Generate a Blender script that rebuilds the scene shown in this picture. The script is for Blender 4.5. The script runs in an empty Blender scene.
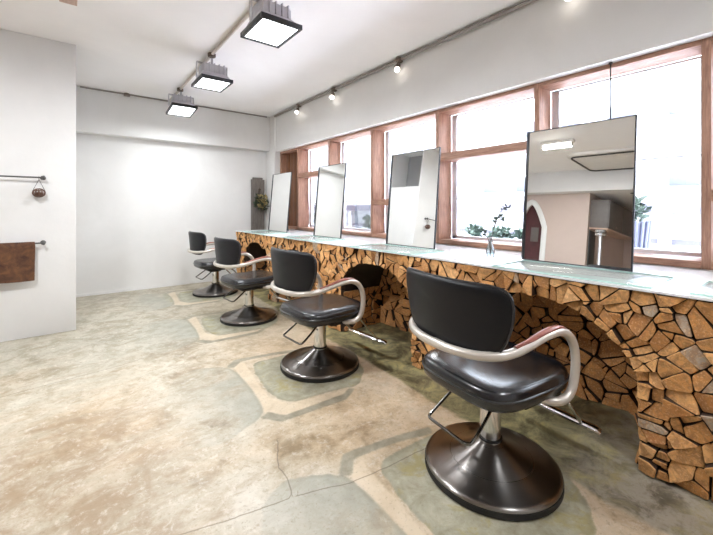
import bpy, bmesh, math, random
import numpy as np
from mathutils import Vector, Matrix

SC = bpy.context.scene
COL = SC.collection
PI = math.pi
rnd = random.Random(7)

# ------------------------------------------------------------------ camera, world, sun, exposure
cam_d = bpy.data.cameras.new('camera')
cam_d.sensor_width = 36.0
cam_d.lens = 366.0 / 713.0 * 36.0
cam_d.shift_y = -59.5 / 713.0
cam_d.clip_start = 0.02
cam = bpy.data.objects.new('camera', cam_d)
COL.objects.link(cam)
cam.location = (0, 0, 1.22)
cam.rotation_euler = (PI / 2, 0, math.radians(-37.9))
SC.camera = cam

world = bpy.data.worlds.new('sky')
SC.world = world
world.use_nodes = True
wb = world.node_tree.nodes['Background']
wb.inputs['Color'].default_value = (0.84, 0.92, 1.0, 1)
wb.inputs['Strength'].default_value = 9.5

sun_d = bpy.data.lights.new('sun', 'SUN')
sun_d.energy = 24.0
sun_d.angle = 0.05
sun_d.color = (1, 0.96, 0.9)
sun = bpy.data.objects.new('sun', sun_d)
COL.objects.link(sun)
sun.rotation_euler = Vector((0.25, 0.62, -0.74)).to_track_quat('-Z', 'Y').to_euler()

FLOOD_W = 9.5
SPOT_W = 0.03
TUBE_W = 30.0

SC.view_settings.view_transform = 'Standard'
SC.view_settings.look = 'None'
SC.view_settings.exposure = 1.22
SC.view_settings.gamma = 1.0
SC.view_settings.use_curve_mapping = False
SC.cycles.use_denoising = True
SC.cycles.max_bounces = 10
SC.cycles.diffuse_bounces = 6
SC.cycles.sample_clamp_indirect = 6.0


# ------------------------------------------------------------------ materials
class NT:
    def __init__(self, name):
        self.m = bpy.data.materials.new(name)
        self.m.use_nodes = True
        self.t = self.m.node_tree
        self.b = self.t.nodes['Principled BSDF']

    def n(self, typ, **kw):
        nd = self.t.nodes.new(typ)
        for k, v in kw.items():
            if k.startswith('i_'):
                nd.inputs[k[2:].replace('_', ' ')].default_value = v
            else:
                setattr(nd, k, v)
        return nd

    def l(self, a, b):
        self.t.links.new(a, b)

    def ramp(self, fac, stops):
        r = self.n('ShaderNodeValToRGB')
        e = r.color_ramp.elements
        while len(e) < len(stops):
            e.new(0.5)
        for el, (p, c) in zip(e, stops):
            el.position = p
            el.color = (c[0], c[1], c[2], 1)
        self.l(fac, r.inputs['Fac'])
        return r.outputs['Color']

    def noise(self, scale, detail=4, rough=0.55, vec=None, dist=0.0):
        nd = self.n('ShaderNodeTexNoise')
        nd.inputs['Scale'].default_value = scale
        nd.inputs['Detail'].default_value = detail
        nd.inputs['Roughness'].default_value = rough
        nd.inputs['Distortion'].default_value = dist
        if vec is not None:
            self.l(vec, nd.inputs['Vector'])
        return nd.outputs['Fac']

    def coords(self, scale=(1, 1, 1)):
        c = self.n('ShaderNodeTexCoord')
        mp = self.n('ShaderNodeMapping')
        mp.inputs['Scale'].default_value = scale
        self.l(c.outputs['Object'], mp.inputs['Vector'])
        return mp.outputs['Vector']

    def mix(self, fac, a, b, mode='MIX'):
        mx = self.n('ShaderNodeMix', data_type='RGBA', blend_type=mode)
        for s, v in ((0, fac), (6, a), (7, b)):
            if hasattr(v, 'is_linked'):
                self.l(v, mx.inputs[s])
            elif s == 0:
                mx.inputs[s].default_value = v
            else:
                mx.inputs[s].default_value = (v[0], v[1], v[2], 1)
        return mx.outputs[2]

    def math(self, op, a, b=0.0, clamp=False):
        md = self.n('ShaderNodeMath', operation=op, use_clamp=clamp)
        for s, v in ((0, a), (1, b)):
            if hasattr(v, 'is_linked'):
                self.l(v, md.inputs[s])
            else:
                md.inputs[s].default_value = v
        return md.outputs[0]

    def step(self, v, e0, e1, o0=0.0, o1=1.0):
        mr = self.n('ShaderNodeMapRange')
        mr.interpolation_type = 'SMOOTHSTEP'
        for k, x in (('From Min', e0), ('From Max', e1), ('To Min', o0), ('To Max', o1)):
            mr.inputs[k].default_value = x
        self.l(v, mr.inputs['Value'])
        return mr.outputs['Result']

    def bump(self, h, strength=0.2, dist=0.01):
        bp = self.n('ShaderNodeBump')
        bp.inputs['Strength'].default_value = strength
        bp.inputs['Distance'].default_value = dist
        self.l(h, bp.inputs['Height'])
        self.l(bp.outputs['Normal'], self.b.inputs['Normal'])


def flat(name, col, rough=0.5, metal=0.0, var=0.08, scale=12.0, **kw):
    t = NT(name)
    f = t.noise(scale, 3, vec=t.coords())
    c = t.ramp(f, [(0.3, [x * (1 - var) for x in col]), (0.7, [min(1, x * (1 + var)) for x in col])])
    t.l(c, t.b.inputs['Base Color'])
    t.b.inputs['Roughness'].default_value = rough
    t.b.inputs['Metallic'].default_value = metal
    for k, v in kw.items():
        t.b.inputs[k].default_value = v
    return t.m


def plaster(name, c0, c1, rough=0.75):
    t = NT(name)
    v = t.coords()
    f = t.noise(1.1, 6, 0.6, v, 0.4)
    c = t.ramp(f, [(0.32, c0), (0.68, c1)])
    t.l(c, t.b.inputs['Base Color'])
    t.b.inputs['Roughness'].default_value = rough
    g = t.noise(28, 5, 0.6, v)
    t.bump(g, 0.10, 0.01)
    return t.m


def wood(name, c0, c1, sc=(1, 1, 1), rough=0.5):
    t = NT(name)
    v = t.coords(sc)
    f = t.noise(9, 6, 0.6, v, 0.8)
    c = t.ramp(f, [(0.3, c0), (0.7, c1)])
    k = t.noise(2.3, 2, 0.5, t.coords())
    c = t.mix(t.step(k, 0.62, 0.72, 0, 0.35), c, [x * 0.5 for x in c0])
    t.l(c, t.b.inputs['Base Color'])
    t.b.inputs['Roughness'].default_value = rough
    t.bump(f, 0.12, 0.004)
    return t.m


def emitter(name, col, strength):
    t = NT(name)
    t.b.inputs['Base Color'].default_value = (*col, 1)
    t.b.inputs['Emission Color'].default_value = (*col, 1)
    t.b.inputs['Emission Strength'].default_value = strength
    return t.m


def glass_thin(name, tint=(1, 1, 1), gloss=0.06, rough=0.0, fres=0.8):
    t = NT(name)
    t.t.nodes.remove(t.b)
    out = [x for x in t.t.nodes if x.type == 'OUTPUT_MATERIAL'][0]
    tr = t.n('ShaderNodeBsdfTransparent')
    tr.inputs['Color'].default_value = (*tint, 1)
    gl = t.n('ShaderNodeBsdfGlossy')
    gl.inputs['Roughness'].default_value = rough
    lw = t.n('ShaderNodeLayerWeight')
    lw.inputs['Blend'].default_value = 0.25
    fac = t.math('ADD', t.math('MULTIPLY', lw.outputs['Fresnel'], fres), gloss, True)
    ms = t.n('ShaderNodeMixShader')
    t.l(fac, ms.inputs[0])
    t.l(tr.outputs[0], ms.inputs[1])
    t.l(gl.outputs[0], ms.inputs[2])
    t.l(ms.outputs[0], out.inputs['Surface'])
    return t.m


def brushed(name, col, rough, kind='radial'):
    t = NT(name)
    t.b.inputs['Metallic'].default_value = 1.0
    c = t.n('ShaderNodeTexCoord')
    sx = t.n('ShaderNodeSeparateXYZ')
    t.l(c.outputs['Object'], sx.inputs[0])
    r = t.math('SQRT', t.math('ADD', t.math('MULTIPLY', sx.outputs[0], sx.outputs[0]),
                              t.math('MULTIPLY', sx.outputs[1], sx.outputs[1])))
    cb = t.n('ShaderNodeCombineXYZ')
    t.l(t.math('MULTIPLY', r, 160.0), cb.inputs[0])
    f = t.noise(1.0, 3, 0.5, cb.outputs[0])
    t.l(t.ramp(f, [(0.3, [x * 0.96 for x in col]), (0.7, col)]), t.b.inputs['Base Color'])
    t.l(t.step(f, 0.2, 0.8, rough - 0.01, rough + 0.01), t.b.inputs['Roughness'])
    t.b.inputs['Anisotropic'].default_value = 0.85
    t.b.inputs['Anisotropic Rotation'].default_value = 0.25
    tg = t.n('ShaderNodeTangent', direction_type='RADIAL', axis='Z')
    t.l(tg.outputs[0], t.b.inputs['Tangent'])
    return t.m


M = {}
M['wall'] = plaster('white_plaster', (0.70, 0.69, 0.675), (0.77, 0.76, 0.745))
M['wall_pale'] = plaster('pale_plaster', (0.72, 0.715, 0.695), (0.80, 0.795, 0.78))
M['ceiling'] = plaster('ceiling_paint', (0.86, 0.84, 0.82), (0.91, 0.89, 0.87))
M['pink'] = plaster('pinkish_plaster', (0.50, 0.40, 0.35), (0.57, 0.46, 0.40))
M['dark_recess'] = plaster('grey_recess_back', (0.30, 0.30, 0.30), (0.36, 0.36, 0.355))
M['frame_wood'] = wood('window_cedar', (0.27, 0.125, 0.08), (0.52, 0.30, 0.205), (9, 9, 0.8))
M['frame_wood_h'] = wood('window_cedar_horizontal', (0.27, 0.125, 0.08), (0.52, 0.30, 0.205), (9, 0.8, 9))
M['board_wood'] = wood('dark_cedar_board', (0.10, 0.045, 0.025), (0.26, 0.11, 0.05), (9, 9, 0.7))
M['alu'] = flat('window_aluminium', (0.82, 0.82, 0.87), 0.45, 0.0, 0.03)
M['alu_dark'] = flat('window_rail_grey', (0.55, 0.54, 0.58), 0.4, 0.3, 0.04)
M['glass'] = glass_thin('window_glass', (0.97, 0.98, 1.0), 0.03)
M['plate_glass'] = glass_thin('plate_glass', (0.975, 0.992, 0.985), 0.02, 0.0, 0.35)
M['glass_edge'] = flat('glass_edge_green', (0.52, 0.74, 0.68), 0.15, 0.0, 0.05)
M['vase_glass'] = glass_thin('vase_glass', (0.88, 0.93, 0.95), 0.12)
M['mirror'] = flat('mirror_silver', (0.955, 0.97, 0.96), 0.0, 1.0, 0.0)
M['mirror_frame'] = flat('black_mirror_frame', (0.03, 0.03, 0.035), 0.4, 0.3, 0.1)
M['counter_top'] = flat('white_counter_paint', (0.84, 0.84, 0.84), 0.12, 0.0, 0.02)
M['mortar'] = flat('dark_gap', (0.030, 0.018, 0.011), 0.9)
M['leather'] = None
M['piping'] = flat('black_piping', (0.03, 0.03, 0.033), 0.28)
M['cream_metal'] = flat('cream_painted_tube', (0.62, 0.57, 0.51), 0.3, 0.35, 0.06)
M['arm_pad'] = wood('red_wood_armrest', (0.20, 0.05, 0.035), (0.36, 0.13, 0.09), (1, 12, 12), 0.3)
M['steel'] = brushed('brushed_steel', (0.29, 0.27, 0.255), 0.28)
M['chrome'] = flat('chrome', (0.72, 0.71, 0.70), 0.10, 1.0, 0.02)
M['dark_chrome'] = flat('dark_chrome', (0.22, 0.21, 0.20), 0.16, 1.0, 0.03)
M['rubber'] = flat('black_rubber', (0.012, 0.011, 0.011), 0.6)
M['black_metal'] = flat('black_metal', (0.03, 0.027, 0.025), 0.4, 0.6)
M['grey_metal'] = flat('grey_cast_metal', (0.52, 0.51, 0.55), 0.45, 0.6)
M['lamp_rim'] = flat('dark_lamp_rim', (0.035, 0.036, 0.042), 0.4, 0.3)
M['reflector'] = flat('lamp_reflector', (0.9, 0.92, 0.93), 0.2, 0.9, 0.02)
M['lamp_glass'] = emitter('lit_flood_glass', (0.96, 0.99, 1.0), 3.0)
M['lamp_tube'] = emitter('lit_tube', (1.0, 0.98, 0.95), 8.0)
M['bulb'] = emitter('lit_bulb', (1.0, 0.95, 0.86), 2.5)
M['conduit'] = flat('beige_conduit', (0.60, 0.54, 0.48), 0.5, 0.2, 0.06)
M['conduit_grey'] = flat('grey_conduit', (0.30, 0.27, 0.25), 0.5, 0.2, 0.06)
M['box_grey'] = flat('junction_box_brown', (0.16, 0.12, 0.095), 0.5, 0.3)
M['iron'] = flat('grey_iron', (0.13, 0.125, 0.12), 0.5, 0.6)
M['wire'] = flat('rust_wire', (0.16, 0.085, 0.06), 0.5, 0.5)
M['ac_white'] = flat('ac_white', (0.72, 0.69, 0.64), 0.5, 0, 0.03)
M['ac_dark'] = flat('ac_slot', (0.06, 0.06, 0.055), 0.6)
M['door_red'] = wood('dark_red_door', (0.05, 0.012, 0.014), (0.10, 0.025, 0.027), (9, 9, 1))
M['panel_grey'] = flat('grey_cabinet', (0.14, 0.122, 0.11), 0.5)
M['facade'] = plaster('facade_paint', (0.26, 0.265, 0.28), (0.29, 0.295, 0.31))
M['facade_band'] = flat('facade_band', (0.070, 0.068, 0.085), 0.9, **{'Specular IOR Level': 0.0})
M['facade_window'] = flat('facade_window_glass', (0.068, 0.072, 0.088), 0.9, **{'Specular IOR Level': 0.0})
M['concrete'] = flat('ledge_concrete', (0.55, 0.54, 0.60), 0.9, 0, 0.1)
M['leaf'] = flat('leaf_green', (0.045, 0.075, 0.05), 0.6, 0, 0.4, 30)
M['leaf_dark'] = flat('leaf_dark', (0.035, 0.055, 0.03), 0.6, 0, 0.4, 30)
M['twig'] = flat('twig_brown', (0.07, 0.05, 0.035), 0.7)
M['pot'] = flat('planter_slat', (0.20, 0.21, 0.28), 0.7)
M['grey_plank'] = wood('weathered_plank', (0.10, 0.085, 0.075), (0.22, 0.195, 0.175), (9, 9, 0.8), 0.8)
M['dry_flower'] = flat('dried_flower', (0.42, 0.34, 0.15), 0.8, 0, 0.4, 40)
M['batten'] = wood('pale_wood_batten', (0.42, 0.27, 0.20), (0.60, 0.42, 0.32), (9, 1, 9))


def make_leather(name, rough, spec):
    t = NT(name)
    v = t.coords()
    f = t.noise(4, 4, 0.6, v)
    t.l(t.ramp(f, [(0.3, (0.006, 0.0065, 0.009)), (0.7, (0.011, 0.011, 0.014))]), t.b.inputs['Base Color'])
    t.b.inputs['Roughness'].default_value = rough
    t.b.inputs['Specular IOR Level'].default_value = spec
    t.bump(t.noise(160, 3, 0.6, v), 0.04, 0.001)
    return t.m


M['leather'] = make_leather('black_leather', 0.40, 0.28)
M['seat_leather'] = make_leather('worn_seat_leather', 0.24, 0.75)


def make_towel():
    t = NT('rust_brown_suede')
    v = t.coords()
    f = t.noise(14, 6, 0.7, v, 0.6)
    t.l(t.ramp(f, [(0.3, (0.045, 0.018, 0.010)), (0.55, (0.12, 0.05, 0.022)), (0.75, (0.19, 0.085, 0.03))]),
        t.b.inputs['Base Color'])
    t.b.inputs['Roughness'].default_value = 0.85
    t.bump(t.noise(90, 3, 0.6, v), 0.3, 0.004)
    return t.m


M['towel'] = make_towel()


def make_log_end():
    t = NT('split_log_end')
    a = t.n('ShaderNodeAttribute', attribute_name='tone')
    base = t.ramp(a.outputs['Fac'], [(0.0, (0.40, 0.165, 0.050)), (0.35, (0.68, 0.32, 0.100)),
                                     (0.78, (0.88, 0.49, 0.19)), (1.0, (0.50, 0.42, 0.33))])
    v = t.coords((1, 1, 1))
    f = t.noise(24, 5, 0.65, v, 1.2)
    base = t.mix(t.step(f, 0.38, 0.62, 0.0, 0.65), base, (0.36, 0.175, 0.075))
    g = t.noise(110, 3, 0.6, v)
    base = t.mix(t.step(g, 0.5, 0.7, 0, 0.5), base, (0.92, 0.60, 0.29))
    base = t.mix(t.step(t.noise(45, 4, 0.7, v, 2.0), 0.55, 0.7, 0, 0.5), base, (0.27, 0.12, 0.045))
    t.l(base, t.b.inputs['Base Color'])
    t.b.inputs['Roughness'].default_value = 0.8
    t.bump(t.noise(60, 4, 0.6, v, 0.5), 0.35, 0.006)
    return t.m


M['log_end'] = make_log_end()
M['log_side'] = flat('log_bark', (0.055, 0.03, 0.017), 0.9, 0, 0.4, 20)


def make_floor_mat():
    t = NT('stained_concrete')
    c = t.n('ShaderNodeTexCoord')
    P = c.outputs['Object']
    sx = t.n('ShaderNodeSeparateXYZ')
    t.l(P, sx.inputs[0])
    big = t.noise(0.55, 3, 0.55, P, 0.3)
    mid = t.noise(2.2, 7, 0.65, P, 0.7)
    fine = t.noise(11, 7, 0.7, P, 0.4)
    grit = t.noise(70, 3, 0.6, P)
    # streaky wear runs slightly diagonal
    mp = t.n('ShaderNodeMapping')
    mp.inputs['Rotation'].default_value = (0, 0, 0.9)
    mp.inputs['Scale'].default_value = (1.0, 4.0, 1)
    t.l(P, mp.inputs['Vector'])
    streak = t.noise(2.6, 6, 0.65, mp.outputs['Vector'], 0.6)
    med = t.noise(5.5, 8, 0.72, P, 0.5)
    base = t.ramp(t.math('ADD', t.math('MULTIPLY', mid, 0.55), t.math('MULTIPLY', med, 0.45)),
                  [(0.38, (0.21, 0.155, 0.09)), (0.45, (0.37, 0.30, 0.205)), (0.52, (0.50, 0.445, 0.345)), (0.60, (0.61, 0.57, 0.485))])
    # warm ochre towards the chairs and in broad zones
    xx = t.step(sx.outputs[0], 0.5, 1.4)
    och = t.math('MAXIMUM', t.math('MULTIPLY', xx, 0.55), t.step(big, 0.46, 0.62, 0, 0.42))
    base = t.mix(t.math('MULTIPLY', och, t.step(med, 0.3, 0.65, 0.35, 1.0)), base, (0.64, 0.45, 0.27))
    # bleached grey areas away from the chairs
    base = t.mix(t.math('MULTIPLY', t.step(sx.outputs[0], 1.3, 0.2), t.step(t.noise(1.7, 5, 0.65, mp.outputs['Vector']), 0.42, 0.62, 0, 0.6)), base, (0.50, 0.47, 0.38))
    base = t.mix(t.step(sx.outputs[1], 2.6, 4.2, 0, 0.7), base, t.mix(t.step(med, 0.4, 0.6), (0.27, 0.25, 0.18), (0.42, 0.40, 0.325)))
    zone = t.math('MULTIPLY', t.step(sx.outputs[0], 0.75, 0.1), t.step(sx.outputs[1], 3.1, 2.3))
    base = t.mix(t.math('MULTIPLY', zone, t.step(t.noise(4.5, 9, 0.74, P, 0.9), 0.42, 0.60, 0.3, 0.85)), base, (0.31, 0.215, 0.13))
    # brown worn streaks
    base = t.mix(t.math('MULTIPLY', t.step(streak, 0.53, 0.70, 0, 0.5), t.step(sx.outputs[0], 1.1, 0.6, 0.25, 1.0)), base, (0.30, 0.215, 0.135))
    base = t.mix(t.step(t.noise(19, 6, 0.78, P, 0.3), 0.50, 0.68, 0, 0.5), base, (0.69, 0.63, 0.545))
    base = t.mix(t.step(t.noise(30, 6, 0.8, P, 0.3), 0.52, 0.68, 0, 0.5), base, (0.24, 0.18, 0.10))
    # painted grey-green ornament
    pa = t.n('ShaderNodeAttribute', attribute_name='patch')
    pd = t.math('ADD', pa.outputs['Fac'], t.math('MULTIPLY', t.math('SUBTRACT', fine, 0.5), 0.045))
    grey = t.ramp(fine, [(0.3, (0.22, 0.21, 0.135)), (0.5, (0.335, 0.33, 0.245)), (0.7, (0.47, 0.455, 0.36))])
    moss = t.mix(t.step(t.noise(5.5, 5, 0.7, P, 0.5), 0.52, 0.66, 0, 0.75), grey, (0.31, 0.265, 0.075))
    grey = t.mix(t.step(sx.outputs[0], 0.96, 1.04), t.mix(0.5, grey, (0.335, 0.345, 0.32)), moss)
    base = t.mix(t.math('MULTIPLY', t.step(pd, 0.008, -0.008), t.math('MAXIMUM', t.step(sx.outputs[0], 0.96, 1.04, 0, 0.85), t.math('MULTIPLY', t.step(sx.outputs[0], 0.42, 0.95, 0.15, 0.8), t.step(mid, 0.36, 0.58, 0.45, 1.0)))), base, grey)
    base = t.mix(t.math('MULTIPLY', t.step(pd, 0.006, -0.002), t.math('MULTIPLY', t.step(pd, -0.03, -0.006, 0, 0.3), t.step(sx.outputs[0], 0.6, 1.0))), base, (0.20, 0.19, 0.13))
    cr = t.n('ShaderNodeAttribute', attribute_name='cream')
    base = t.mix(t.step(t.math('ADD', cr.outputs['Fac'], t.math('MULTIPLY', t.math('SUBTRACT', fine, 0.5), 0.04)), 0.01, -0.01, 0, 0.6), base, (0.66, 0.55, 0.40))
    ba = t.n('ShaderNodeAttribute', attribute_name='band')
    bd = t.math('ADD', ba.outputs['Fac'], t.math('MULTIPLY', t.math('SUBTRACT', fine, 0.5), 0.03))
    base = t.mix(t.step(bd, 0.008, -0.008, 0, 0.85), base, t.mix(t.step(fine, 0.3, 0.7), (0.20, 0.185, 0.13), (0.33, 0.31, 0.24)))
    # olive paint along the counter, darkened to hold the counter's shadow too
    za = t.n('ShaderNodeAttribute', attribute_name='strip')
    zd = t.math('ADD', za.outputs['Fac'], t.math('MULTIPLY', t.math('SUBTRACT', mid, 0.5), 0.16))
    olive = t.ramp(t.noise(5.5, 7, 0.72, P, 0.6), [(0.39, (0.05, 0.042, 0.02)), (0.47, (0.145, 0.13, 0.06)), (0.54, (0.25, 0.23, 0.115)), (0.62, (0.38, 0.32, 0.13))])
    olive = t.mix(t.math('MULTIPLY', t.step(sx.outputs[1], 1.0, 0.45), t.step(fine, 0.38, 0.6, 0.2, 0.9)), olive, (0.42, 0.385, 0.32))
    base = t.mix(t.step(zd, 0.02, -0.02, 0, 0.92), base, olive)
    # dark specks and stains
    base = t.mix(t.step(t.noise(6, 6, 0.75, P), 0.60, 0.72, 0, 0.4), base, (0.25, 0.19, 0.11))
    base = t.mix(t.step(grit, 0.55, 0.75, 0, 0.4), base, (0.21, 0.165, 0.10))
    ca = t.n('ShaderNodeAttribute', attribute_name='crack')
    cd = t.math('ABSOLUTE', t.math('ADD', ca.outputs['Fac'], t.math('MULTIPLY', t.math('SUBTRACT', med, 0.5), 0.03)))
    cn = t.n('ShaderNodeAttribute', attribute_name='crack_near')
    base = t.mix(t.math('MULTIPLY', t.step(cd, 0.0045, 0.0015, 0, 0.6), t.step(cn.outputs['Fac'], 0.03, 0.02)), base, (0.13, 0.095, 0.06))
    t.l(base, t.b.inputs['Base Color'])
    t.l(t.step(mid, 0.3, 0.7, 0.34, 0.5), t.b.inputs['Roughness'])
    t.b.inputs['Specular IOR Level'].default_value = 0.4
    t.bump(fine, 0.08, 0.006)
    return t.m


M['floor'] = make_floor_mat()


# ------------------------------------------------------------------ mesh helpers
def catmull(pts, sub=6, closed=False):
    P = [Vector(p) for p in pts]
    n = len(P)
    out = []
    rng = n if closed else n - 1
    for i in range(rng):
        p0 = P[(i - 1) % n] if (closed or i > 0) else P[0] * 2 - P[1]
        p1, p2 = P[i], P[(i + 1) % n]
        p3 = P[(i + 2) % n] if (closed or i + 2 < n) else P[-1] * 2 - P[-2]
        for k in range(sub):
            t = k / sub
            out.append(0.5 * ((2 * p1) + (p2 - p0) * t + (2 * p0 - 5 * p1 + 4 * p2 - p3) * t * t
                              + (3 * p1 - p0 - 3 * p2 + p3) * t ** 3))
    if not closed:
        out.append(P[-1])
    return out


class MB:
    def __init__(self):
        self.bm = bmesh.new()
        self.mi = 0

    def faces(self, vs, fs, mi=None):
        bv = [self.bm.verts.new(v) for v in vs]
        for f in fs:
            try:
                fc = self.bm.faces.new([bv[i] for i in f])
                fc.material_index = self.mi if mi is None else mi
                fc.smooth = True
            except ValueError:
                pass
        return bv

    def box(self, a, b, bev=0.0, seg=2, rot=None, mi=None):
        lo = Vector([min(a[i], b[i]) for i in range(3)])
        hi = Vector([max(a[i], b[i]) for i in range(3)])
        tb = bmesh.new()
        r = bmesh.ops.create_cube(tb, size=1.0)
        for v in tb.verts:
            v.co = Vector(((v.co.x + .5) * (hi.x - lo.x) + lo.x, (v.co.y + .5) * (hi.y - lo.y) + lo.y,
                           (v.co.z + .5) * (hi.z - lo.z) + lo.z))
        if bev > 0:
            bmesh.ops.bevel(tb, geom=tb.edges[:], offset=bev, segments=seg, profile=0.5, affect='EDGES')
        if rot is not None:
            for v in tb.verts:
                v.co = rot @ v.co
        self._merge(tb, mi)
        return self

    def _merge(self, tb, mi=None):
        tb.verts.index_update()
        tb.normal_update()
        main = [max(abs(c) for c in f.normal) > 0.999 for f in tb.faces]
        n0 = len(self.bm.faces)
        self.faces([v.co.copy() for v in tb.verts], [[v.index for v in f.verts] for f in tb.faces], mi)
        self.bm.faces.ensure_lookup_table()
        for k, fl in enumerate(main):
            if fl:
                self.bm.faces[n0 + k].smooth = False
        tb.free()

    def tube(self, path, r, n=10, closed=False, cap=True, flat=1.0, mi=None, up=(0, 0, 1)):
        P = [Vector(p) for p in path]
        N = len(P)
        rr = r if isinstance(r, (list, tuple)) else [r] * N
        T = []
        for i in range(N):
            a = P[i - 1] if (i > 0 or closed) else P[i]
            b = P[(i + 1) % N] if (i < N - 1 or closed) else P[i]
            T.append((b - a).normalized())
        u = Vector(up)
        if abs(u.dot(T[0])) > 0.95:
            u = Vector((1, 0, 0))
        nrm = (u - T[0] * u.dot(T[0])).normalized()
        vs = []
        for i in range(N):
            nrm = (nrm - T[i] * nrm.dot(T[i])).normalized()
            bn = T[i].cross(nrm)
            for k in range(n):
                a = 2 * PI * k / n
                vs.append(P[i] + nrm * (math.cos(a) * rr[i]) + bn * (math.sin(a) * rr[i] * flat))
        fs = []
        for i in range(N if closed else N - 1):
            j = (i + 1) % N
            for k in range(n):
                fs.append([i * n + k, i * n + (k + 1) % n, j * n + (k + 1) % n, j * n + k])
        if cap and not closed:
            fs.append(list(range(n))[::-1])
            fs.append([(N - 1) * n + k for k in range(n)])
        self.faces(vs, fs, mi)
        return self

    def lathe(self, prof, n=32, c=(0, 0, 0), mi=None, axis='z'):
        vs, fs = [], []
        for (r, z) in prof:
            for k in range(n):
                a = 2 * PI * k / n
                p = (r * math.cos(a), r * math.sin(a), z)
                if axis == 'y':
                    p = (p[0], p[2], p[1])
                elif axis == 'x':
                    p = (p[2], p[0], p[1])
                vs.append((p[0] + c[0], p[1] + c[1], p[2] + c[2]))
        for i in range(len(prof) - 1):
            for k in range(n):
                fs.append([i * n + k, i * n + (k + 1) % n, (i + 1) * n + (k + 1) % n, (i + 1) * n + k])
        fs.append(list(range(n))[::-1])
        fs.append([(len(prof) - 1) * n + k for k in range(n)])
        self.faces(vs, fs, mi)
        return self

    def pillow(self, outline, prof, mapf, mi=None):
        """outline: closed 2-D loop round (0,0); prof: list of (scale, height) from one centre to the other over the rim."""
        n = len(outline)
        vs = []
        for (s, h) in prof:
            for (a, b) in outline:
                vs.append(mapf(a * s, b * s, h))
        fs = []
        for i in range(len(prof) - 1):
            for k in range(n):
                fs.append([i * n + k, i * n + (k + 1) % n, (i + 1) * n + (k + 1) % n, (i + 1) * n + k])
        c0, c1 = len(vs), len(vs) + 1
        vs.append(mapf(0, 0, prof[0][1]))
        vs.append(mapf(0, 0, prof[-1][1]))
        m = len(prof) - 1
        for k in range(n):
            fs.append([c0, (k + 1) % n, k])
            fs.append([c1, m * n + k, m * n + (k + 1) % n])
        self.faces(vs, fs, mi)
        return self

    def build(self, name, mats, parent=None, angle=0.6, loc=None, rotz=None, attr=None):
        bm = self.bm
        bmesh.ops.recalc_face_normals(bm, faces=bm.faces[:])
        me = bpy.data.meshes.new(name)
        bm.to_mesh(me)
        bm.free()
        for m in (mats if isinstance(mats, list) else [mats]):
            me.materials.append(m)
        me.set_sharp_from_angle(angle=angle)
        o = bpy.data.objects.new(name, me)
        COL.objects.link(o)
        if parent is not None:
            o.parent = parent
        if loc is not None:
            o.location = loc
        if rotz is not None:
            o.rotation_euler = (0, 0, rotz)
        return o


def tag(o, label, cat, group=None, kind=None):
    o['label'] = label
    o['category'] = cat
    if group:
        o['group'] = group
    if kind:
        o['kind'] = kind
    return o


def empty(name, loc=(0, 0, 0), rotz=0.0):
    o = bpy.data.objects.new(name, None)
    o.empty_display_size = 0.1
    COL.objects.link(o)
    o.location = loc
    o.rotation_euler = (0, 0, rotz)
    return o


def thing(name, label, cat, loc=(0, 0, 0), rotz=0.0, group=None):
    return tag(empty(name, loc, rotz), label, cat, group)


def kids(o):
    return [c for c in bpy.data.objects if c.parent == o]


def dup(root, loc, rotz, label, group=None):
    r = root.copy()
    COL.objects.link(r)
    r.location = loc
    r.rotation_euler = (0, 0, rotz)
    r['label'] = label
    if group:
        r['group'] = group
    for ch in kids(root):
        c = ch.copy()
        COL.objects.link(c)
        c.parent = r
        for g in kids(ch):
            d = g.copy()
            COL.objects.link(d)
            d.parent = c
    return r


def struct(o):
    o['kind'] = 'structure'
    return o


def SB(name, a, b, mat, bev=0.0):
    return struct(MB().box(a, b, bev).build(name, mat))


# ------------------------------------------------------------------ room shell
CZ = 2.85          # ceiling height
XW = 2.82          # window wall plaster face
XL, YB, YN = -4.7, 6.30, -2.5

CHAIRS = [(1.555, 0.972), (1.525, 2.420), (1.553, 3.930), (1.635, 5.400)]


def poly_sdf(X, Y, poly):
    d = np.full(X.shape, 1e9)
    ins = np.zeros(X.shape, bool)
    n = len(poly)
    for i in range(n):
        ax, ay = poly[i]
        bx, by = poly[(i + 1) % n]
        ex, ey = bx - ax, by - ay
        t = np.clip(((X - ax) * ex + (Y - ay) * ey) / (ex * ex + ey * ey), 0, 1)
        d = np.minimum(d, np.hypot(X - ax - t * ex, Y - ay - t * ey))
        if ay != by:
            c = ((ay > Y) != (by > Y)) & (X < (bx - ax) * (Y - ay) / (by - ay) + ax)
            ins ^= c
    return np.where(ins, -d, d)


def line_dist(X, Y, pts):
    d = np.full(X.shape, 1e9)
    sg = np.ones(X.shape)
    for (ax, ay), (bx, by) in zip(pts, pts[1:]):
        ex, ey = bx - ax, by - ay
        t = np.clip(((X - ax) * ex + (Y - ay) * ey) / (ex * ex + ey * ey), 0, 1)
        q = np.hypot(X - ax - t * ex, Y - ay - t * ey)
        s_ = np.where((X - ax) * ey - (Y - ay) * ex > 0, 1.0, -1.0)
        sg = np.where(q < d, s_, sg)
        d = np.minimum(d, q)
    return d, sg


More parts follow.
